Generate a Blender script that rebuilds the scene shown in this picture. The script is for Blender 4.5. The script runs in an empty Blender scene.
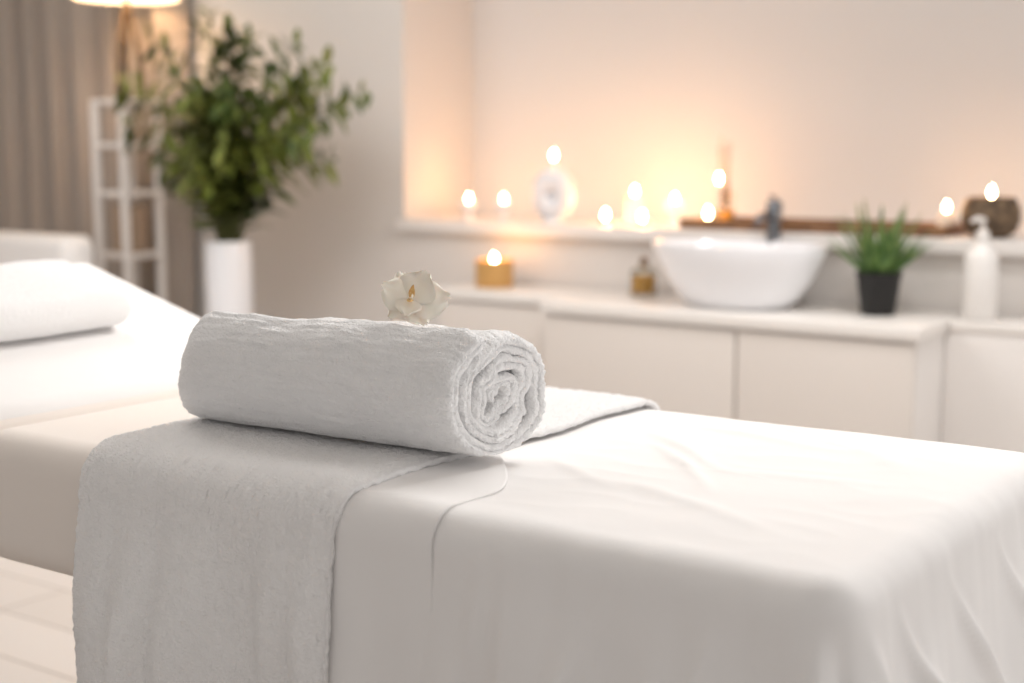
import bpy, bmesh, math, random
from mathutils import Vector, Matrix, noise
random.seed(7)
sc = bpy.context.scene
try:
    sc.view_settings.view_transform = 'Standard'
    sc.view_settings.look = 'None'
    sc.view_settings.exposure = 0.0
except Exception as e:
    print(e)

# ------------------------------------------------------------ helpers
def lin(c):
    c = c/255.0
    return c/12.92 if c <= 0.04045 else ((c+0.055)/1.055)**2.4
def rgb(r, g, b): return (lin(r), lin(g), lin(b), 1.0)
def sst(a, b, x):
    t = max(0.0, min(1.0, (x-a)/(b-a))); return t*t*(3-2*t)
def nz(x, y=0.0, z=0.0): return noise.noise(Vector((x, y, z)))

def M(name, col, rough=0.6, metal=0.0, bump=None, emis=None, sss=0.0, trans=0.0, var=None, sheen=0.0, coat=0.0, ior=1.45):
    m = bpy.data.materials.new(name); m.use_nodes = True
    nt = m.node_tree; b = nt.nodes['Principled BSDF']
    b.inputs['Base Color'].default_value = col
    b.inputs['Roughness'].default_value = rough
    b.inputs['Metallic'].default_value = metal
    b.inputs['IOR'].default_value = ior
    if sheen: 
        b.inputs['Sheen Weight'].default_value = sheen
        b.inputs['Sheen Roughness'].default_value = 0.6
    if coat: b.inputs['Coat Weight'].default_value = coat
    if trans: b.inputs['Transmission Weight'].default_value = trans
    if sss:
        b.inputs['Subsurface Weight'].default_value = sss
        b.inputs['Subsurface Radius'].default_value = (0.02, 0.015, 0.012)
        b.inputs['Subsurface Scale'].default_value = 0.5
    if emis:
        b.inputs['Emission Color'].default_value = emis[0]
        b.inputs['Emission Strength'].default_value = emis[1]
    tc = nt.nodes.new('ShaderNodeTexCoord')
    if bump:
        layers = bump if isinstance(bump, list) else [bump]
        prev = None
        for (scale, strength, dist) in layers:
            n = nt.nodes.new('ShaderNodeTexNoise')
            n.inputs['Scale'].default_value = scale
            n.inputs['Detail'].default_value = 3.0
            nt.links.new(tc.outputs['Object'], n.inputs['Vector'])
            bp = nt.nodes.new('ShaderNodeBump')
            bp.inputs['Strength'].default_value = strength
            bp.inputs['Distance'].default_value = dist
            nt.links.new(n.outputs['Fac'], bp.inputs['Height'])
            if prev: nt.links.new(prev.outputs['Normal'], bp.inputs['Normal'])
            prev = bp
        nt.links.new(prev.outputs['Normal'], b.inputs['Normal'])
    if var:
        scale, col2 = var
        n = nt.nodes.new('ShaderNodeTexNoise'); n.inputs['Scale'].default_value = scale
        n.inputs['Detail'].default_value = 3.0
        nt.links.new(tc.outputs['Object'], n.inputs['Vector'])
        r = nt.nodes.new('ShaderNodeValToRGB')
        r.color_ramp.elements[0].position = 0.38; r.color_ramp.elements[0].color = col
        r.color_ramp.elements[1].position = 0.62; r.color_ramp.elements[1].color = col2
        nt.links.new(n.outputs['Fac'], r.inputs['Fac'])
        nt.links.new(r.outputs['Color'], b.inputs['Base Color'])
    return m

def mk(name, verts, faces, mat=None, smooth=True, parent=None, loc=None):
    me = bpy.data.meshes.new(name); me.from_pydata([tuple(v) for v in verts], [], faces); me.update()
    o = bpy.data.objects.new(name, me); sc.collection.objects.link(o)
    if mat: me.materials.append(mat)
    if smooth:
        for p in me.polygons: p.use_smooth = True
    if parent: o.parent = parent
    if loc: o.location = loc
    return o
def recalc(o):
    bm = bmesh.new(); bm.from_mesh(o.data)
    bmesh.ops.recalc_face_normals(bm, faces=bm.faces); bm.to_mesh(o.data); bm.free()
def empty(name, loc=(0, 0, 0)):
    e = bpy.data.objects.new(name, None); e.empty_display_size = 0.05
    e.location = loc; sc.collection.objects.link(e); return e
def box(name, x0, x1, y0, y1, z0, z1, mat, bev=0.0, seg=3, parent=None):
    bm = bmesh.new(); bmesh.ops.create_cube(bm, size=1)
    cx, cy, cz = (x0+x1)/2, (y0+y1)/2, (z0+z1)/2
    for v in bm.verts:
        v.co = Vector((v.co.x*(x1-x0), v.co.y*(y1-y0), v.co.z*(z1-z0)))
    if bev > 0:
        bmesh.ops.bevel(bm, geom=list(bm.edges), offset=bev, segments=seg, profile=0.5, affect='EDGES')
    me = bpy.data.meshes.new(name); bm.to_mesh(me); bm.free()
    o = bpy.data.objects.new(name, me); sc.collection.objects.link(o)
    o.location = (cx, cy, cz); me.materials.append(mat)
    if bev > 0:
        for p in me.polygons: p.use_smooth = len(p.vertices) > 0
        try: me.set_sharp_from_angle(angle=math.radians(50))
        except Exception: pass
    if parent: o.parent = parent; o.location = Vector((cx, cy, cz))-parent.location
    return o
def lathe(name, prof, mat, parent=None, loc=(0, 0, 0), seg=48, sx=1.0, sy=1.0):
    vs = []; fs = []; n = len(prof)
    for k in range(seg):
        a = 2*math.pi*k/seg
        for (r, z) in prof: vs.append((r*math.cos(a)*sx, r*math.sin(a)*sy, z))
    for k in range(seg):
        k2 = (k+1) % seg
        for j in range(n-1): fs.append((k*n+j, k2*n+j, k2*n+j+1, k*n+j+1))
    o = mk(name, vs, fs, mat, parent=parent, loc=loc)
    bm = bmesh.new(); bm.from_mesh(o.data)
    bmesh.ops.remove_doubles(bm, verts=bm.verts, dist=1e-5)
    bmesh.ops.recalc_face_normals(bm, faces=bm.faces); bm.to_mesh(o.data); bm.free()
    for p in o.data.polygons: p.use_smooth = True
    try: o.data.set_sharp_from_angle(angle=math.radians(45))
    except Exception: pass
    return o
def tube(name, pts, radii, mat, parent=None, seg=10):
    vs = []; fs = []; N = len(pts); pts = [Vector(p) for p in pts]
    if not isinstance(radii, (list, tuple)): radii = [radii]*N
    for i, p in enumerate(pts):
        t = (pts[min(i+1, N-1)]-pts[max(i-1, 0)]).normalized()
        up = Vector((0, 0, 1)) if abs(t.z) < 0.95 else Vector((1, 0, 0))
        a = t.cross(up).normalized(); b = t.cross(a).normalized()
        for k in range(seg):
            an = 2*math.pi*k/seg
            vs.append(p+(a*math.cos(an)+b*math.sin(an))*radii[i])
    for i in range(N-1):
        for k in range(seg):
            k2 = (k+1) % seg
            fs.append((i*seg+k, i*seg+k2, (i+1)*seg+k2, (i+1)*seg+k))
    fs.append(tuple(range(seg))[::-1]); fs.append(tuple((N-1)*seg+k for k in range(seg)))
    o = mk(name, vs, fs, mat, parent=parent); recalc(o); return o

# ------------------------------------------------------------ materials
m_wall = M('wall_paint', rgb(221, 215, 210), 0.9, bump=(60, 0.05, 0.002))
m_niche = M('niche_paint', rgb(221, 218, 216), 0.9, bump=(60, 0.05, 0.002))
m_ceil = M('ceiling_paint', rgb(240, 240, 238), 0.9)
m_white = M('white_lacquer', rgb(234, 229, 225), 0.35)
m_cab = M('cabinet_front', rgb(224, 216, 209), 0.45)
m_top = M('countertop', rgb(236, 231, 226), 0.3)
m_ceramic = M('ceramic', rgb(244, 244, 247), 0.12, coat=0.3)
m_sheet = M('white_cotton', rgb(245, 242, 240), 0.85, bump=[(900, 0.08, 0.0006), (9, 0.12, 0.01)], sheen=0.15)
m_cover = M('cream_cover', rgb(243, 234, 226), 0.7, bump=(700, 0.06, 0.0006))
m_terry = M('terry_cloth', rgb(255, 253, 252), 0.95, bump=[(300, 0.7, 0.005), (90, 0.3, 0.003)], sheen=0.6)
m_roll = M('terry_roll', rgb(255, 254, 254), 0.95, bump=[(300, 0.75, 0.005), (110, 0.35, 0.004)], sheen=0.6)
m_wood = M('walnut', rgb(150, 112, 80), 0.5, var=(14, rgb(112, 78, 54)))
m_reed = M('pale_reed', rgb(206, 180, 150), 0.6)
m_bronze = M('dark_rattan', rgb(78, 62, 48), 0.6, bump=(80, 0.6, 0.01), var=(40, rgb(120, 98, 74)))
m_wax = M('candle_wax', rgb(244, 232, 216), 0.5, sss=0.3)
m_flame = M('flame', (1, .7, .35, 1), 0.5, emis=((1.0, 0.74, 0.42, 1), 60.0))
m_gold = M('gold_glass', rgb(214, 168, 104), 0.3, metal=0.3)
m_amber = M('amber_oil', rgb(226, 168, 60), 0.15)
m_clear = M('clear_glass', rgb(240, 240, 235), 0.03, trans=1.0)
m_chrome = M('brushed_steel', rgb(120, 124, 130), 0.3, metal=0.9)
m_black = M('black_pot', rgb(24, 23, 24), 0.45)
m_soil = M('soil', rgb(60, 45, 34), 0.95, bump=(60, 0.8, 0.01))
m_leaf = M('leaf_green', rgb(54, 74, 30), 0.45, var=(5, rgb(118, 126, 56)))
m_aloe = M('aloe_green', rgb(62, 98, 46), 0.5, var=(20, rgb(116, 146, 80)))
m_stem = M('stem', rgb(92, 96, 52), 0.7)
m_curtain = M('curtain_linen', rgb(174, 163, 154), 0.9, bump=(300, 0.1, 0.002))
m_shade = M('lamp_shade', rgb(250, 236, 214), 0.8, emis=((1, 0.86, 0.66, 1), 1.2))
m_wick = M('wick', rgb(40, 30, 25), 0.9)
m_basket = M('basket', rgb(170, 148, 128), 0.9, bump=(70, 0.6, 0.01))
m_metal = M('frame_metal', rgb(170, 166, 162), 0.4, metal=0.5)
m_pump = M('bottle_white', rgb(240, 236, 232), 0.3)

# floor : pale planks
m_floor = bpy.data.materials.new('pale_floor'); m_floor.use_nodes = True
nt = m_floor.node_tree; b = nt.nodes['Principled BSDF']; b.inputs['Roughness'].default_value = 0.3
tc = nt.nodes.new('ShaderNodeTexCoord'); br = nt.nodes.new('ShaderNodeTexBrick')
br.inputs['Color1'].default_value = rgb(222, 214, 207); br.inputs['Color2'].default_value = rgb(210, 201, 193)
br.inputs['Mortar'].default_value = rgb(176, 165, 156); br.inputs['Scale'].default_value = 1.0
br.inputs['Mortar Size'].default_value = 0.004; br.inputs['Brick Width'].default_value = 1.2; br.inputs['Row Height'].default_value = 0.2
nt.links.new(tc.outputs['Object'], br.inputs['Vector']); nt.links.new(br.outputs['Color'], b.inputs['Base Color'])

# ------------------------------------------------------------ room
XL, XR, YB = -6.4, 1.6, 4.38
NX0, NX1, NY, NZ0, NZ1 = -3.585, 1.0, 4.84, 0.88, 2.35
box('floor', XL-.1, XR, -1.6, 5.0, -0.1, 0.0, m_floor)
box('ceiling', XL-.1, XR, -1.6, 5.0, 2.7, 2.8, m_ceil)
box('wall_left', XL-.1, XL, -1.6, 4.38, 0, 2.7, m_wall)
wb = empty('wall_back', (0, 0, 0))
box('panel_left', XL-.1, NX0, YB, 4.96, 0, 2.7, m_wall, parent=wb)
box('panel_below', NX0, XR, YB, 4.96, 0, NZ0-.045, m_wall, parent=wb)
box('panel_above', NX0, XR, YB, 4.96, NZ1, 2.7, m_wall, parent=wb)
box('panel_right', NX1, XR, YB, 4.96, NZ0-.045, NZ1, m_wall, parent=wb)
box('niche_back', NX0, NX1, NY, 4.96, NZ0-.045, NZ1, m_niche, parent=wb)
box('trim_1', NX0-.02, NX1, YB-.035, NY, NZ0-.045, NZ0, m_white, bev=.004)
box('baseboard_back', XL, XR, YB-.015, YB, 0, .09, m_white, bev=.003)
box('baseboard_left', XL, XL+.015, -1.6, YB-.02, 0, .09, m_white, bev=.003)

# curtain
vs = []; fs = []; nx = 360; nzv = 26
for i in range(nx+1):
    x = -6.3+1.56*i/nx
    for j in range(nzv+1):
        z = 0.03+2.52*j/nzv
        ph = x*34+2.2*nz(x*3.1, 5)
        y = 4.29+0.045*math.sin(ph)*(0.8+0.3*nz(x*2, z*.7))+0.009*math.sin(ph*2.3+z)
        vs.append((x, y, z))
for i in range(nx):
    for j in range(nzv):
        a = i*(nzv+1)+j; fs.append((a, a+nzv+1, a+nzv+2, a+1))
cur = empty('curtain'); mk('drape', vs, fs, m_curtain, parent=cur)
tube('rod', [(-6.35, 4.29, 2.58), (-4.70, 4.29, 2.58)], 0.014, m_metal, parent=cur)

# ------------------------------------------------------------ massage table
T = 0.738
X0, XE, Y0, Y1 = -1.47, -0.475, 1.225, 1.985
HX = -1.86
BA = 15.5
mt = empty('massage_table', (0, 0, 0))
box('mattress', HX-.003, XE-.018, Y0+.012, Y1-.012, T-.202, T, m_cover, bev=.05, seg=8, parent=mt)
br_ = box('backrest', -0.66, 0, -.368, .368, -.15, 0, m_cover, bev=.045, seg=8)
br_.data.transform(Matrix.Translation(br_.location)); br_.location = (HX, 1.605, T+.002)
br_.rotation_euler = (0, math.radians(BA), 0); br_.parent = mt
box('base_frame', -2.2, -.75, 1.36, 1.85, T-.245, T-.203, m_metal, bev=.01, parent=mt)
for i, (lx, ly) in enumerate([(-2.1, 1.40), (-2.1, 1.81), (-.85, 1.40), (-.85, 1.81)]):
    tube('leg_%d' % (i+1), [(lx, ly, 0.0), (lx, ly, T-.245)], .03, m_metal, parent=mt, seg=16)
cv = box('backrest_sheet', -0.665, -0.008, -.376, .376, -.135, .007, m_sheet, bev=.045, seg=8)
cv.data.transform(Matrix.Translation(cv.location)); cv.location = (HX, 1.605, T+.002)
cv.rotation_euler = (0, math.radians(BA), 0); cv.parent = mt

# main sheet
def main_sheet():
    rc = 0.05; r = 0.042; ym = (Y0+Y1)/2; st = 0.006
    per = []
    p = 0.0
    n = int((XE-rc-X0)/st)
    for i in range(n): per.append((X0+(XE-rc-X0)*i/n, Y1, 0, 1, p)); p += (XE-rc-X0)/n
    for i in range(14):
        a = math.pi/2*(1-i/14); per.append((XE-rc+rc*math.cos(a), Y1-rc+rc*math.sin(a), math.cos(a), math.sin(a), p)); p += rc*math.pi/2/14
    L = Y1-Y0-2*rc; n2 = int(L/st)
    for i in range(n2): per.append((XE, Y1-rc-L*i/n2, 1, 0, p)); p += L/n2
    pc = p+rc*math.pi/4
    for i in range(14):
        a = -math.pi/2*i/14; per.append((XE-rc+rc*math.cos(a), Y0+rc+rc*math.sin(a), math.cos(a), math.sin(a), p)); p += rc*math.pi/2/14
    for i in range(n+1): per.append((XE-rc-(XE-rc-X0)*i/n, Y0, 0, -1, p)); p += (XE-rc-X0)/n
    creases = [(-1.00, 1.78, -.80, 1.62, .012, .0055), (-.95, 1.70, -.83, 1.60, .009, .0045), (-.98, 1.86, -.72, 1.80, .014, .0045),
               (-.85, 1.93, -.60, 1.75, .018, .0035), (-.90, 1.50, -.62, 1.38, .018, .0035), (-.80, 1.62, -.60, 1.66, .018, .0025),
               (-1.02, 1.55, -.86, 1.45, .014, .003), (-1.0, 1.93, -.80, 1.90, .01, .003),
               (-.9, 1.68, -.76, 1.50, .011, .003)]
    NT, NA, NH = 64, 10, 62
    H = 0.50
    vs = []
    for (ex, ey, nx_, ny_, p) in per:
        sx_ = min(ex, XE-.38); S = Vector((sx_, ym, 0)); E = Vector((ex, ey, 0)); Nn = Vector((nx_, ny_, 0)); I = E-Nn*r
        for j in range(NT+NA+NH):
            if j < NT:
                t = j/NT; P = S.lerp(I, t); P.z = T+.004; nrm = Vector((0, 0, 1)); h = 0
            elif j < NT+NA:
                a = (j-NT)/NA*math.pi/2
                P = I+Nn*r*math.sin(a); P.z = T+.004-r+r*math.cos(a); nrm = Nn*math.sin(a)+Vector((0, 0, math.cos(a))); h = .0
            else:
                h = H*((j-NT-NA)/(NH-1)); P = E.copy(); P.z = T+.004-r-h; nrm = Nn.copy()
            d = 0.0
            fx = sst(-1.03, -.90, P.x)
            if h == 0:
                w = nrm.z*(.2+.8*sst(-1.08, -.98, P.x))
                d += w*0.0028*(nz(P.x*5+P.y*3, P.y*9-P.x*2, 1)+.5)
                d += w*0.0016*(1-2*abs(nz(P.x*9+P.y*6, P.y*14-P.x*5, 3)))*.6
                for (ax, ay, bx, by, wd, ht) in creases:
                    A = Vector((ax, ay)); B = Vector((bx, by)); Q = Vector((P.x, P.y+.012*nz(P.x*9, P.y*9, 7)))
                    AB = B-A; tt = max(0, min(1, (Q-A).dot(AB)/AB.length_squared)); dd = (Q-(A+AB*tt)).length
                    d += w*ht*math.exp(-(dd/wd)**2)*math.sin(math.pi*(0.08+0.84*tt))
            side = .45 if nx_ > .7 else 1.0
            g = math.exp(-((h-.07)/.12)**2)
            edge = sst(0, 1, 1-nrm.z) if h == 0 else 1
            d += side*fx*edge*0.0080*(nz(p*16, h*5, 2)+.5*nz(p*36, h*4, 8)+.6)*(g if h > 0 else .7)
            A_ = 0.032+0.014*math.exp(-((p-pc)/.25)**2)
            q = p+0.45*h*math.copysign(1, p-pc)*math.exp(-((p-pc)/.35)**2)
            d += fx*A_*sst(-.02, .24, h if edge == 1 else -.02)*(1.8*nz(q*8, h*1.2, 11)+(.3 if nx_ > .7 else .9)*nz(q*18, h*2, 5)+.9)
            for k, (off, kk, ht) in enumerate([(0.02, .06, .34), (-.11, -.60, .22), (-.03, -.28, .16), (-.26, -.8, .17), (.12, .25, .17), (-.44, -.7, .13), (.25, .38, .15), (.40, .3, .10)]):
                c = pc+off+kk*h; wd = .008+.075*h
                d += ht*h*math.exp(-((p-c)/wd)**2)*.8
            vs.append(P+nrm*d)
    C = NT+NA+NH; fs = []
    for i in range(len(per)-1):
        for j in range(C-1):
            a = i*C+j; fs.append((a, a+1, a+C+1, a+C))
    o = mk('bed_sheet', vs, fs, m_sheet)
    bm = bmesh.new(); bm.from_mesh(o.data)
    bmesh.ops.remove_doubles(bm, verts=bm.verts, dist=1e-4)
    bmesh.ops.recalc_face_normals(bm, faces=bm.faces)
    bm.to_mesh(o.data); bm.free()
    for p_ in o.data.polygons: p_.use_smooth = True
    return o
sheet = main_sheet()

def strip(name, x0, x1, off, hang, mat, amp, seed, thick, wob=0.004, bumpy=0.0, nx=110, x1f=None, lay=0.0, parent=None):
    r = 0.042+off; T2 = T+.004+off; ya = Y0-off; yb = Y1+off
    prof = []
    NH = 90 if bumpy else 60
    for j in range(NH): h = hang*(1-j/NH); prof.append((ya, T2-r-h, 0, -1, 0, h))
    for j in range(13):
        a = math.pi/2*j/12; prof.append((ya+r-r*math.cos(a), T2-r+r*math.sin(a), 0, -math.cos(a), math.sin(a), 0))
    W = yb-ya-2*r; NW = 170 if bumpy else 110
    for j in range(1, NW): prof.append((ya+r+W*j/NW, T2, 0, 0, 1, 0))
    for j in range(13):
        a = math.pi/2*j/12; prof.append((yb-r+r*math.sin(a), T2-r+r*math.cos(a), 0, math.sin(a), math.cos(a), 0))
    for j in range(1, 40): h = hang*j/40; prof.append((yb, T2-r-h, 0, 1, 0, h))
    vs = []; C = len(prof); S_ = [0]
    for j in range(1, C): S_.append(S_[-1]+math.hypot(prof[j][0]-prof[j-1][0], prof[j][1]-prof[j-1][1]))
    for i in range(nx+1):
        u = i/nx
        for j, (y, z, _, ny_, nz_, h) in enumerate(prof):
            q_ = S_[j]*7
            e0 = wob*nz(q_, seed, 1); e1 = wob*1.5*nz(q_, seed, 9)
            xe = x1 if x1f is None else x1f(y)
            x = (x0+e0)+(xe+e1-x0-e0)*u
            s = 1 if ny_ <= 0 else -1
            ff = 1.8*nz(x*10+seed, h*1.4*s, seed)+.9*nz(x*24, h*2*s, seed+3)+.95
            ff = .5*(ff+math.sqrt(ff*ff+.05))
            d = amp*sst(-.02, .20, h if abs(ny_) > .99 else -.02)*ff
            d += (1-sst(0, .02, h))*0.0022*(nz(x*9, y*7, seed)+.5)*max(0, nz_)
            if bumpy: d += bumpy*nz(x*160, y*160+z*160, seed)+.6*bumpy*nz(x*330, y*330+z*330, seed)
            if lay: d -= lay*sst(.93, 1.0, u)
            vs.append((x, y+ny_*d, z+nz_*d))
    fs = []
    for i in range(nx):
        for j in range(C-1):
            a = i*C+j; fs.append((a, a+C, a+C+1, a+1))
    o = mk(name, vs, fs, mat, parent=parent)
    md = o.modifiers.new('thick', 'SOLIDIFY'); md.thickness = thick; md.offset = 0
    return o
strip('runner_sheet', -1.44, -.965, .0045, .44, m_sheet, .010, 3.3, .0015, x1f=lambda y: -.965-.165*sst(1.33, 1.62, y), lay=.001, parent=sheet)  # separate runner cloth peeking out under the bath towel, parented to the bed sheet
strip('bath_towel', -1.56, -1.105, .0125, .42, m_terry, .030, 8.1, .008, wob=.008, bumpy=.0024, nx=230, lay=.003)

# ------------------------------------------------------------ ribbons (rolled & folded towels)
def ribbon(name, path, thick, L, mat, dispf, M_=110, loc=(0, 0, 0), rotz=0.0, rot=None, ply=True):
    N = len(path); loop = []
    def lobe(o_):
        return math.sqrt(max(0, 1-(2*abs(o_)-1)**2))*(.5) if ply else math.sqrt(max(0, 1-o_*o_))
    for k in range(M_+1): loop.append((k/M_*(L-thick)+thick/2, 1.0))
    for k in range(1, 16): o_ = 1-2*k/16; loop.append((L-thick/2+thick/2*lobe(o_), o_))
    for k in range(31): loop.append((L-thick/2-k/30*(L-thick), -1.0))
    for k in range(1, 16): o_ = -1+2*k/16; loop.append((thick/2-thick/2*lobe(o_), o_))
    C = len(loop); vs = []
    S = [0]
    for i in range(1, N): S.append(S[-1]+(Vector(path[i])-Vector(path[i-1])).length)
    for i in range(N):
        a = Vector(path[max(i-1, 0)]); b_ = Vector(path[min(i+1, N-1)]); t = (b_-a).normalized(); n = Vector((t.y, -t.x))
        e = min(S[i], S[-1]-S[i]); f = math.sqrt(max(0.02, 1-(1-min(1, e/(thick/2)))**2))
        for (v, o_) in loop:
            ee = min(v, L-v); fe = 1-.22*max(0, 1-ee/(thick*.8))**2
            q = Vector(path[i])+n*(o_*thick/2*f*fe)
            vs.append(dispf(Vector((v, q.x, q.y)), v/L, i/N))
    fs = []
    for i in range(N-1):
        for k in range(C):
            k2 = (k+1) % C; fs.append((i*C+k, i*C+k2, (i+1)*C+k2, (i+1)*C+k))
    fs.append(tuple(range(C))); fs.append(tuple((N-1)*C+k for k in range(C))[::-1])
    o = mk(name, vs, fs, mat, loc=loc); recalc(o)
    for p_ in o.data.polygons: p_.use_smooth = True
    o.rotation_euler = rot if rot else (0, 0, rotz)
    return o

# rolled towel
turns = 3.25; pitch = 0.0235; th = 0.0205; path = []
Ntot = 620
for i in range(Ntot):
    u = i/(Ntot-1); u = u**0.62
    tn = u*turns
    ang = tn*2*math.pi
    rr = 0.007+pitch*tn
    ca, sa = math.cos(ang), math.sin(ang)
    env = min(1, tn/.5)*(1-.45*sst(1.9, 3.2, tn))
    rr += env*0.009*nz(ca*1.1+3, sa*1.1, tn*.22)
    sq = 1+.24*(1-sst(.4, 2.4, tn))*math.cos(2*ang+.5)
    a2 = -ang-2.75
    path.append((rr*sq*math.cos(a2)+.004*(1-u), rr*sq*math.sin(a2)-.004*(1-u)))
Rr = 0.007+pitch*turns-.012+th/2
LR = 0.515; hz = 0.0845; hy = 0.096
def droll(P, v, u):
    y = P.y*hy/Rr; z = P.z*hz/Rr; x = P.x
    rad = math.sqrt(P.y**2+P.z**2)/Rr
    endL = (1-0.24*(1-sst(0, .14, v))**2)*(1-.04*(1-sst(0, .7, v)))
    endR = 1-0.06*(sst(.94, 1.0, v))
    an = math.atan2(z, y)
    wob = 1+0.05*nz(v*4.5, math.cos(an)*1.2, math.sin(an)*1.2+4)+0.02*nz(v*11, y*30, z*30)
    y *= endL*endR*wob
    s_ = endL*endR*wob
    z = (z+hz)*s_-hz
    if v > .8: x += (sst(.8, 1, v))*(0.17*y-0.016*(1-rad)+.016*nz(u*14, 4)+.004*nz(u*40, 7))
    if v < .2: x += (1-sst(0, .2, v))*(0.02*(1-rad)-.01*abs(z)/.08)
    k = 0.0022*nz(x*150, P.y*150, P.z*150)+.0015*nz(x*320, P.y*320, P.z*320)
    if rad > 1e-4: y += k*P.y/Rr/rad; z += k*P.z/Rr/rad
    if v > .96: x += k*.8
    lo_ = -hz+.012
    if z < lo_: z = lo_-.008*(1-math.exp((z-lo_)/.008))
    return Vector((x, y, z))
ZR = T+.004+.0125+.004
ribbon('rolled_towel', path, th, LR, m_roll, droll, M_=230, loc=(-1.550, 1.446, ZR+hz-.001), rotz=math.radians(2.5))

# folded towel on the backrest
def fold_path(n, w, g):
    pts = []
    for k in range(n):
        z = k*g
        xs = [(-w/2+w*i/40) for i in range(41)]
        if k % 2: xs = xs[::-1]
        for x in xs: pts.append((-x, z))
        if k < n-1:
            s = 1 if k % 2 == 0 else -1; cx = s*w/2
            for i in range(1, 14):
                a = -math.pi/2+math.pi*i/14; pts.append((-(cx+s*g/2*math.cos(a)), z+g/2+g/2*math.sin(a)))
    return pts
def dfold(P, v, u):
    x, y, z = P.x, P.y, P.z
    soft = 0.006*nz(x*5, y*7, z*6)+.0014*nz(x*150, y*150, z*150)
    zz = z*(1-.07*abs(2*v-1)**8)*(1-.06*min(1, (abs(y)/.16))**4)
    return Vector((x, y+soft, zz+soft*(.3 if z < .01 else 1)))
bt = ribbon('folded_towel', fold_path(2, .17, .040), .0385, .52, m_terry, dfold, M_=100, ply=False)
ang = math.radians(BA)
Rm = Matrix.Rotation(ang, 4, 'Y') @ Matrix.Rotation(math.radians(90), 4, 'Z')
pos = Vector((HX, 1.605, T+.012)) + Matrix.Rotation(ang, 3, 'Y') @ Vector((-0.36, -0.372, .0215))
bt.matrix_world = Matrix.Translation(pos) @ Rm

# ------------------------------------------------------------ orchid
m_petal = M('orchid_petal', rgb(255, 242, 228), 0.6, sss=0.5, bump=(60, 0.1, 0.002), sheen=.3)
m_lip = M('orchid_lip', rgb(250, 216, 150), 0.5, sss=.2, var=(150, rgb(240, 190, 124)))
orch = empty('orchid_flower', (-1.176, 1.446, ZR+2*hz+.026))
def petal(name, L, W, cup, ruf, ang, tilt, mat, seed, z0=0.0):
    vs = []; fs = []; ns, nc = 22, 18
    for i in range(ns+1):
        s = i/ns; hw = W*(math.sin(math.pi*min(1, (s**.8*.90+.04)))**.65)*.5
        for j in range(nc+1):
            c = -1+2*j/nc
            x = c*hw; y = L*s*(1-.12*c*c+.04*math.sin(c*9+seed))
            z = cup*s*s*L + .3*cup*abs(c)**2*hw + ruf*nz(x*60+seed, y*60, seed)*s + ruf*.8*math.sin(c*6+seed)*s*s*abs(c)
            v = Vector((x, y, z))
            v = Matrix.Rotation(tilt, 3, 'X') @ v
            v = Matrix.Rotation(ang, 3, 'Z') @ v
            v.z += z0
            vs.append(v)
    for i in range(ns):
        for j in range(nc):
            a = i*(nc+1)+j; fs.append((a, a+1, a+nc+2, a+nc+1))
    return mk(name, vs, fs, mat, parent=orch)
D = math.radians
petal('sepal_1', .042, .042, -.1, .004, D(24), D(14), m_petal, 1.3)
petal('sepal_2', .036, .036, -.1, .004, D(140), D(4), m_petal, 2.3)
petal('sepal_3', .038, .040, -.1, .004, D(-145), D(4), m_petal, 3.7)
petal('petal_1', .040, .050, .05, .005, D(70), D(12), m_petal, 4.1, .002)
petal('petal_2', .050, .058, .0, .005, D(-80), D(6), m_petal, 5.9, .002)
petal('petal_3', .042, .052, .05, .005, D(-26), D(16), m_petal, 9.2, .003)
petal('petal_4', .030, .034, .1, .004, D(172), D(14), m_petal, 12.2, .004)
petal('lip_1', .020, .009, .5, .002, D(178), D(28), m_lip, 6.6, .006)
petal('lip_2', .012, .006, .8, .002, D(100), D(45), m_lip, 7.7, .006)
petal('lip_3', .018, .008, .6, .002, D(-10), D(30), m_lip, 8.8, .006)
lathe('column', [(0, 0), (.003, .001), (.0028, .010), (.0035, .014), (0, .017)], m_petal, parent=orch, seg=16)
fdir = Vector((.58, -.60, .60)).normalized(); rgt = Vector((0, 0, 1)).cross(fdir).normalized(); upv = fdir.cross(rgt)
Ro = Matrix((rgt, upv, fdir)).transposed().to_4x4() @ Matrix.Rotation(D(-8), 4, 'Z') @ Matrix.Scale(1.06, 4)
orch.matrix_world = Matrix.Translation(orch.location) @ Ro

# ------------------------------------------------------------ vanity cabinet
CT = 0.655
vc = empty('vanity_cabinet')
FX0, FX1, FY = -2.62, -1.335, 3.90
box('carcass', FX0+.01, FX1-.012, FY+.03, YB-.02, .08, CT-.04, m_white, bev=.003, parent=vc)
box('plinth', FX0+.03, FX1-.04, FY+.07, YB-.02, 0, .08, m_white, parent=vc)
box('countertop', FX0, FX1, FY, YB-.018, CT-.04, CT, m_top, bev=.006, parent=vc)
mid = -1.905
box('door_panel_1', FX0+.014, mid-.004, FY+.010, FY+.03, .09, CT-.052, m_cab, bev=.003, parent=vc)
box('door_panel_2', mid+.004, FX1-.016, FY+.010, FY+.03, .09, CT-.052, m_cab, bev=.003, parent=vc)
sb = empty('low_sideboard')
box('body', -3.17, -2.625, 4.07, YB-.02, .0, CT-.035, m_white, bev=.003, parent=sb)
box('top', -3.19, -2.622, 4.05, YB-.018, CT-.035, CT, m_top, bev=.005, parent=sb)
box('front', -3.155, -2.64, 4.06, 4.07, .03, CT-.05, m_cab, bev=.002, parent=sb)
st_ = empty('side_cabinet')
box('body', -1.345, -.62, 4.17, YB-.02, 0, CT-.043, m_white, bev=.002, parent=st_)
box('top', -1.333, -.61, 4.15, YB-.018, CT-.03, CT-.002, m_top, bev=.004, parent=st_)
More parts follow.
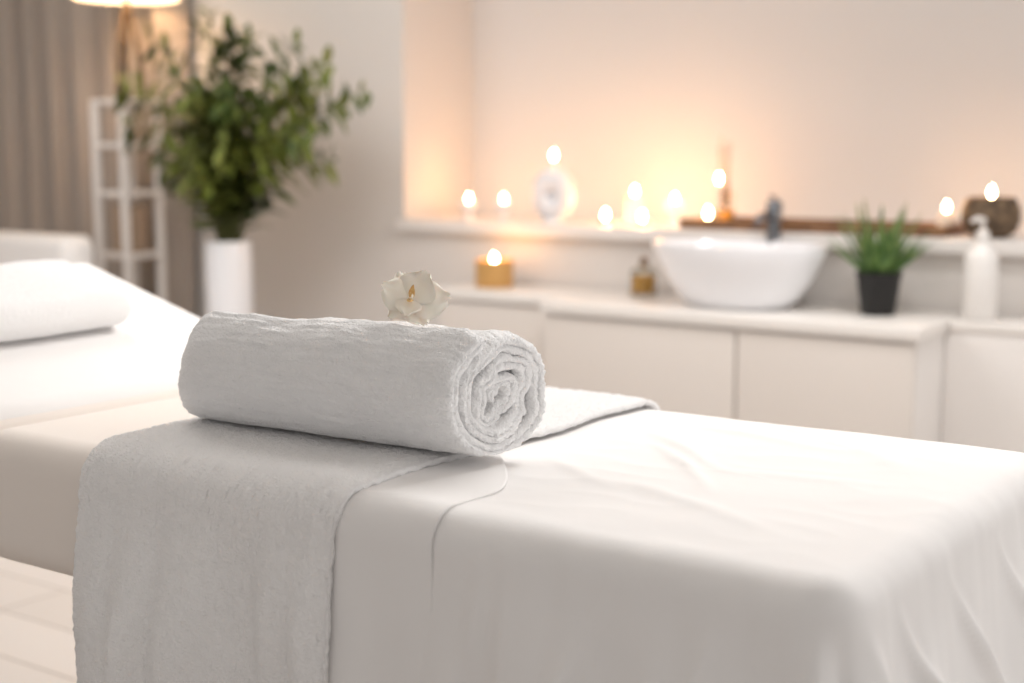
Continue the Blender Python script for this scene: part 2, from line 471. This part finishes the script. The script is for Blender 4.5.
box('front', -1.345, -.64, 4.155, 4.172, .0, CT-.043, m_white, bev=.001, parent=st_)
box('upper_rail', -1.333, -.64, 4.157, 4.19, CT-.044, CT-.029, m_white, parent=st_)

# basin
wbn = empty('wash_basin', (-2.005, 4.12, CT))
pr = [(0, .0), (.14, .0), (.17, .004), (.20, .03), (.245, .09), (.275, .15), (.295, .195), (.293, .202), (.285, .203), (.278, .198), (.262, .15), (.225, .08), (.16, .035), (.06, .024), (0, .022)]
lathe('bowl', pr, m_ceramic, parent=wbn, seg=72, sy=.70)
lathe('drain', [(0, .0245), (.022, .0245), (.024, .027), (.018, .029), (0, .029)], m_chrome, parent=wbn, seg=24)
fc = empty('faucet', (-1.985, 4.335, CT))
lathe('body', [(0, 0), (.025, 0), (.025, .008), (.023, .014), (.023, .27), (.028, .272), (.028, .325), (.022, .332), (0, .332)], m_chrome, parent=fc, seg=28)
tube('spout', [(0, 0, .27), (0, -.05, .285), (0, -.10, .284), (0, -.125, .262)], [.014, .013, .012, .012], m_chrome, parent=fc, seg=14)
tube('lever', [(0, 0, .33), (0, .015, .338), (0, -.03, .348)], [.007, .007, .005], m_chrome, parent=fc)

# potted aloe
pa = empty('potted_aloe', (-1.555, 4.16, CT))
lathe('pot', [(0, 0), (.048, 0), (.052, .004), (.066, .118), (.070, .122), (.070, .132), (.064, .132), (.060, .11), (0, .11)], m_black, parent=pa, seg=40)
lathe('soil', [(0, .116), (.03, .118), (.060, .112)], m_soil, parent=pa, seg=30)
def spike(base, dirv, L, w, droop):
    vs = []; fs = []; ns = 8; side = dirv.cross(Vector((0, 0, 1)))
    if side.length < .05: side = Vector((1, 0, 0))
    side.normalize(); nrm = side.cross(dirv).normalized()
    for i in range(ns+1):
        s = i/ns; c = base+dirv*L*s+Vector((dirv.x, dirv.y, 0))*droop*s*s*L-Vector((0, 0, 1))*droop*.4*s*s*L
        ww = w*(1-s)**.6*(1 if s > 0 else .8)+.0006
        vs += [c-side*ww, c-nrm*ww*.45, c+side*ww, c+nrm*ww*.15]
    for i in range(ns):
        for k in range(4):
            a = i*4+k; b2 = i*4+(k+1) % 4; fs.append((a, b2, b2+4, a+4))
    return vs, fs
AV = []; AF = []
for k in range(50):
    az = random.uniform(0, 2*math.pi); el = random.uniform(.55, 1.45)
    dv = Vector((math.cos(az)*math.cos(el), math.sin(az)*math.cos(el), math.sin(el)))
    b0 = Vector((math.cos(az)*.025, math.sin(az)*.025, .115))
    v_, f_ = spike(b0, dv, random.uniform(.15, .24)*(.66+.36*math.sin(el)), random.uniform(.010, .016), random.uniform(-.1, .12))
    o_ = len(AV); AV += v_; AF += [tuple(q+o_ for q in f) for f in f_]
mk('leaves', AV, AF, m_aloe, parent=pa)

# pump bottle
pb = empty('lotion_bottle', (-1.268, 4.225, CT))
lathe('body', [(0, 0), (.046, 0), (.049, .004), (.049, .17), (.046, .19), (.030, .212), (.018, .222), (.018, .236), (0, .236)], m_pump, parent=pb, seg=36)
lathe('collar', [(0, .236), (.020, .236), (.020, .258), (.012, .262), (.006, .264), (.006, .29), (0, .29)], m_pump, parent=pb, seg=24)
tube('nozzle', [(0.0, .01, .292), (-.01, -.015, .297), (-.02, -.045, .290)], [.009, .008, .005], m_pump, parent=pb)

# ------------------------------------------------------------ candles
def flame(parent, z, s=1.0):
    lathe('flame', [(0, 0), (.004*s, .003*s), (.0075*s, .010*s), (.0065*s, .018*s), (.003*s, .026*s), (0, .032*s)], m_flame, parent=parent, loc=(0, 0, z), seg=14)
    tube('wick', [(0, 0, z-.008), (0.0005, 0, z+.004)], .001, m_wick, parent=parent, seg=6)
    l = bpy.data.lights.new('flame_light', 'POINT'); l.energy = FE; l.color = (1, .43, .13); l.shadow_soft_size = .02
    lo = bpy.data.objects.new('flame_light', l); sc.collection.objects.link(lo); lo.parent = parent; lo.location = (0, 0, z+.05)
FE = 0.60
def pillar(x, y, z, r, h, fl=1.1):
    c = empty('pillar_candle', (x, y, z))
    lathe('wax', [(0, 0), (r, 0), (r, h*.96), (r*.93, h), (r*.75, h*.97), (r*.3, h*.93), (0, h*.93)], m_wax, parent=c, seg=28)
    flame(c, h*.93+.008, fl)
def holder(x, y, z, r, h, fl=1.1):
    c = empty('candle_in_holder', (x, y, z))
    lathe('holder', [(0, 0), (r*.8, 0), (r*.85, .004), (r*.35, .012), (r*.3, h*.45), (r*.9, h*.6), (r, h), (r*.93, h), (r*.8, h*.66), (0, h*.62)], m_ceramic, parent=c, seg=28)
    lathe('wax', [(0, h*.63), (r*.78, h*.68), (r*.86, h*.9), (0, h*.9)], m_wax, parent=c, seg=24)
    flame(c, h*.92, fl)
def tealight(x, y, z, fl=1.0):
    c = empty('tealight', (x, y, z))
    lathe('cup', [(0, 0), (.019, 0), (.020, .016), (.019, .016), (.018, .012), (0, .012)], m_chrome, parent=c, seg=24)
    lathe('wax', [(0, .0125), (.0178, .0125), (.0178, .010)], m_wax, parent=c, seg=20)
    flame(c, .016, fl)
L0 = NZ0
holder(-3.395, 4.55, L0, .036, .070)
holder(-3.225, 4.55, L0, .036, .072)
tealight(-2.755, 4.54, L0+.0, 1.2)
pillar(-2.665, 4.60, L0, .034, .105)
tealight(-2.575, 4.50, L0, 1.2)
holder(-2.47, 4.55, L0, .036, .088)
tr = empty('wooden_tray', (0, 0, 0))
TX0, TX1 = -2.37, -1.445
box('board', TX0, TX1, 4.40, 4.66, L0+.001, L0+.015, m_wood, bev=.003, parent=tr)
box('rim_front', TX0, TX1, 4.40, 4.415, L0+.015, L0+.036, m_wood, bev=.003, parent=tr)
box('rim_back', TX0, TX1, 4.645, 4.66, L0+.015, L0+.036, m_wood, bev=.003, parent=tr)
box('rim_left', TX0, TX0+.015, 4.415, 4.645, L0+.015, L0+.036, m_wood, bev=.003, parent=tr)
box('rim_right', TX1-.015, TX1, 4.415, 4.645, L0+.015, L0+.036, m_wood, bev=.003, parent=tr)
L1 = L0+.0155
tealight(-2.325, 4.53, L1+.0, 1.3)
pillar(-1.480, 4.54, L1, .028, .055)
rd = empty('reed_diffuser', (-2.29, 4.60, L1))
lathe('bottle', [(0, 0), (.028, 0), (.030, .004), (.030, .09), (.024, .102), (.011, .112), (.011, .135), (.013, .137), (.009, .137), (.009, .112), (0, .012)], m_clear, parent=rd, seg=28)
lathe('oil', [(0, .004), (.026, .004), (.026, .045), (0, .045)], m_amber, parent=rd, seg=24)
for k in range(7):
    a = k*.9; tube('reed_%d' % k, [(0.004*math.cos(a), .004*math.sin(a), .05), (.022*math.cos(a)-.01, .02*math.sin(a), .285+.03*math.sin(k*3))], .0018, m_reed if k % 2 else m_wood, parent=rd, seg=6)
tc_ = empty('taper_candle', (-2.27, 4.50, L1))
lathe('holder', [(0, 0), (.026, 0), (.026, .004), (.008, .010), (.007, .03), (.013, .036), (.013, .05), (.010, .05), (0, .045)], m_gold, parent=tc_, seg=24)
lathe('wax', [(0, .045), (.0095, .046), (.008, .135), (0, .14)], m_wax, parent=tc_, seg=20)
flame(tc_, .142, 1.1)
# ceramic ring vase with candle
rv = empty('ring_vase', (-2.94, 4.47, L0))
lathe('foot', [(0, 0), (.036, 0), (.040, .004), (.034, .016), (.03, .03), (0, .03)], m_ceramic, parent=rv, seg=32)
vs = []; fs = []; nu, nv = 60, 24
for i in range(nu):
    a = 2*math.pi*i/nu
    for j in range(nv):
        b_ = 2*math.pi*j/nv
        R0, r0 = .046, .042
        vs.append(((R0+r0*math.cos(b_))*math.cos(a)*.95, .050*math.sin(b_)*1.0, .106+(R0+r0*math.cos(b_))*math.sin(a)*1.16))
for i in range(nu):
    for j in range(nv):
        a_ = i*nv+j; b2 = i*nv+(j+1) % nv; c2 = ((i+1) % nu)*nv+(j+1) % nv; d2 = ((i+1) % nu)*nv+j
        fs.append((a_, b2, c2, d2))
m_vase = M('vase_glaze', rgb(224, 226, 231), 0.35)
ring = mk('ring', vs, fs, m_vase, parent=rv); recalc(ring); ring.rotation_euler = (0, 0, D(18))
lathe('neck', [(0, .195), (.016, .195), (.014, .205), (.018, .222), (.020, .224), (.014, .224), (0, .215)], m_ceramic, parent=rv, seg=28)
lathe('wax', [(0, .215), (.013, .215), (.013, .232), (0, .232)], m_wax, parent=rv, seg=20)
flame(rv, .235, 1.2)
# rattan bowl with candle
rb = empty('rattan_bowl', (-1.328, 4.50, L0+.0005))
lathe('bowl', [(0, 0), (.05, 0), (.078, .02), (.090, .055), (.088, .09), (.072, .125), (.066, .125), (.080, .088), (.082, .055), (.07, .026), (0, .012)], m_bronze, parent=rb, seg=44)
lathe('wax', [(0, .03), (.045, .03), (.045, .118), (0, .118)], m_wax, parent=rb, seg=24)
flame(rb, .124, 1.2)
gj = empty('jar_candle', (-3.03, 4.215, CT))
lathe('jar', [(0, 0), (.066, 0), (.070, .004), (.070, .098), (.066, .10), (.064, .098), (.064, .07), (0, .07)], m_gold, parent=gj, seg=40)
lathe('wax', [(0, .071), (.063, .071), (.063, .06)], m_wax, parent=gj, seg=30)
flame(gj, .082, 1.3)
ab = empty('oil_bottle', (-2.435, 4.27, CT))
lathe('bottle', [(0, 0), (.044, 0), (.047, .004), (.047, .075), (.042, .09), (.018, .10), (.016, .115), (.018, .118), (.013, .118), (.013, .10), (.036, .088), (.042, .074), (.042, .006), (0, .006)], m_clear, parent=ab, seg=36)
lathe('oil', [(0, .008), (.040, .008), (.040, .070), (0, .070)], m_amber, parent=ab, seg=30)
lathe('cork', [(0, .10), (.011, .10), (.013, .13), (0, .13)], m_wood, parent=ab, seg=20)

# ------------------------------------------------------------ left corner : floor vase with foliage
fv = empty('foliage_floor_vase', (-4.11, 3.93, 0))
lathe('vase', [(0, 0), (.080, 0), (.085, .01), (.088, .3), (.092, .70), (.090, .79), (.088, .80), (.080, .795), (.078, .70), (.076, .3), (0, .05)], m_ceramic, parent=fv, seg=44)
LV = []; LF = []
random.seed(21)
for k in range(54):
    az = random.uniform(0, 2*math.pi)
    spread = random.uniform(.10, .60) if k > 8 else random.uniform(.0, .15)
    ht = random.uniform(.35, .92)*(1-.5*spread)
    if 43 <= k <= 50: az = D([8, 20, 178, 185, 170, 5, 12, 0][k-43]); spread = [.70, .60, .62, .55, .45, .5, .38, .45][k-43]; ht = [.56, .50, .62, .45, .78, .62, .74, .40][k-43]
    dx, dy = math.cos(az)*spread, math.sin(az)*spread*(.36 if math.sin(az) > 0 else .6)
    P0 = Vector((math.cos(az)*.03, math.sin(az)*.03, .68)); P3 = Vector((dx, dy, .80+ht))
    P1 = Vector((dx*.1, dy*.1, .80+ht*.45)); P2 = Vector((dx*.55, dy*.55, .80+ht*.95))
    pts = []
    for i in range(13):
        t = i/12; pts.append(P0*(1-t)**3+P1*3*t*(1-t)**2+P2*3*t*t*(1-t)+P3*t**3)
    tube('stem_%d' % k, pts, [.005*(1-.6*i/12) for i in range(13)], m_stem, parent=fv, seg=6)
    nl = 26
    for q in range(nl):
        t = .22+.78*q/(nl-1); i = min(11, int(t*12)); f = t*12-i; c = pts[i].lerp(pts[i+1], f); tan = (pts[i+1]-pts[i]).normalized()
        sd = tan.cross(Vector((math.cos(q*2.4), math.sin(q*2.4), .3))).normalized()
        dv = (tan*.55+sd*.9+Vector((0, 0, -.05))).normalized()
        Lf = random.uniform(.08, .15)*(1.1-.3*t); w = Lf*random.uniform(.14, .20)
        side = dv.cross(Vector((random.uniform(-.4, .4), random.uniform(-.4, .4), 1))).normalized(); nn = side.cross(dv)
        o_ = len(LV)
        for s, ww in [(0, .05), (.25, .8), (.5, 1), (.78, .62), (1, .03)]:
            cc = c+dv*Lf*s-Vector((0, 0, 1))*.2*Lf*s*s
            for sg in (-1, 0, 1):
                pnt = cc+side*ww*w*sg+nn*(.12*w*abs(sg))
                pnt.y = min(pnt.y, .29); LV.append(pnt)
        for s in range(4):
            for h_ in range(2):
                a = o_+s*3+h_; LF.append((a, a+1, a+4, a+3))
mk('leaves', LV, LF, m_leaf, parent=fv)

# shelf unit
sh = empty('shelf_unit')
SX0, SX1, SY0, SY1 = -4.90, -4.70, 3.92, 4.13
for i, (x, y) in enumerate([(SX0, SY0), (SX1-.028, SY0), (SX0, SY1-.028), (SX1-.028, SY1-.028)]):
    box('post_%d' % (i+1), x, x+.028, y, y+.028, 0, 1.36, m_white, bev=.003, parent=sh)
for i, z in enumerate([.12, .42, .70, .96, 1.16, 1.34]):
    box('board_%d' % (i+1), SX0+.002, SX1-.002, SY0+.002, SY1-.002, z, z+.022, m_white, bev=.003, parent=sh)
bk = empty('storage_basket')
bk.location = ((SX0+SX1)/2, (SY0+SY1)/2, .7225)
lathe('weave', [(0, 0), (.065, 0), (.070, .02), (.078, .18), (.080, .20), (.075, .20), (.070, .18), (.060, .03), (0, .02)], m_basket, parent=bk, seg=36)
# lamp on shelf
tl = empty('table_lamp', (-4.765, 4.02, 1.3645))
for k in range(3):
    a = 2*math.pi*k/3+.5
    tube('leg_%d' % (k+1), [(.06*math.cos(a), .06*math.sin(a), 0), (.045*math.cos(a), .045*math.sin(a), .18), (.008*math.cos(a), .008*math.sin(a), .37)], [.009, .011, .009], m_bronze, parent=tl, seg=10)
lathe('hub', [(0, .34), (.022, .34), (.024, .36), (.012, .39), (.009, .45), (0, .45)], m_bronze, parent=tl, seg=24)
lathe('shade', [(.215, .410), (.217, .410), (.175, .65), (.173, .65), (.215, .410)], m_shade, parent=tl, seg=48)
tube('shade_spider', [(-.20, 0, .45), (.20, 0, .45)], .003, m_metal, parent=tl, seg=6)
lathe('bulb', [(0, .45), (.014, .45), (.03, .49), (.03, .52), (.0, .55)], M('bulb', (1, 1, 1, 1), .5, emis=((1, .75, .45, 1), 20)), parent=tl, seg=20)
l = bpy.data.lights.new('lamp_light', 'POINT'); l.energy = 7; l.color = (1, .66, .38); l.shadow_soft_size = .05
lo = bpy.data.objects.new('lamp_light', l); sc.collection.objects.link(lo); lo.parent = tl; lo.location = (0, 0, .59)

# armchair
ac = empty('armchair')
OX = -.16
box('seat', -5.12+OX, -4.52+OX, 3.12, 3.60, .20, .42, m_sheet, bev=.04, seg=5, parent=ac)
box('back', -5.12+OX, -4.52+OX, 3.60, 3.76, .20, .81, m_sheet, bev=.05, seg=6, parent=ac)
box('arm_1', -5.22+OX, -5.12+OX, 3.14, 3.74, .16, .60, m_sheet, bev=.035, seg=5, parent=ac)
box('arm_2', -4.52+OX, -4.42+OX, 3.14, 3.74, .16, .60, m_sheet, bev=.035, seg=5, parent=ac)
for i, (x, y) in enumerate([(-5.15, 3.2), (-4.5, 3.2), (-5.15, 3.7), (-4.5, 3.7)]):
    tube('foot_%d' % (i+1), [(x+OX, y, 0), (x+OX, y, .2)], [.014, .022], m_wood, parent=ac)

# ------------------------------------------------------------ lights
def area(name, loc, tgt, sx, sy, e, col=(1, 1, 1)):
    l = bpy.data.lights.new(name, 'AREA'); l.shape = 'RECTANGLE'; l.size = sx; l.size_y = sy; l.energy = e; l.color = col
    o = bpy.data.objects.new(name, l); sc.collection.objects.link(o); o.location = loc
    o.rotation_euler = (Vector(tgt)-Vector(loc)).to_track_quat('-Z', 'Y').to_euler(); return o
area('overhead_key_light', (-1.1, 3.3, 2.6), (-1.5, 1.7, .7), 1.1, .7, 58, (1, .99, .98))  # added soft key from above and behind; no ceiling fixture is built
area('right_softbox_light', (1.5, 3.1, 1.5), (-1.5, 2.1, .8), 1.4, 1.2, 20, (1, .99, .985))  # added softbox standing in for a window on the right; none is built
area('room_fill_light', (-3.4, 2.4, 2.6), (-3.4, 3.4, 0), 2.0, 1.2, 46, (1, .98, .965))  # added overhead fill that keeps the background walls bright
w = bpy.data.worlds.new('world'); sc.world = w; w.use_nodes = True
w.node_tree.nodes['Background'].inputs[0].default_value = (1, .97, .95, 1)
w.node_tree.nodes['Background'].inputs[1].default_value = 0.48

# ------------------------------------------------------------ camera
cd = bpy.data.cameras.new('camera'); cam = bpy.data.objects.new('camera', cd); sc.collection.objects.link(cam)
cam.location = (0, 0, 1.15); cam.rotation_euler = (D(90-7.65), 0, D(35))
cd.lens = 50.0; cd.sensor_width = 36; cd.dof.use_dof = True; cd.dof.focus_distance = 1.86; cd.dof.aperture_fstop = 2.2
cd.clip_start = 0.05
sc.camera = cam
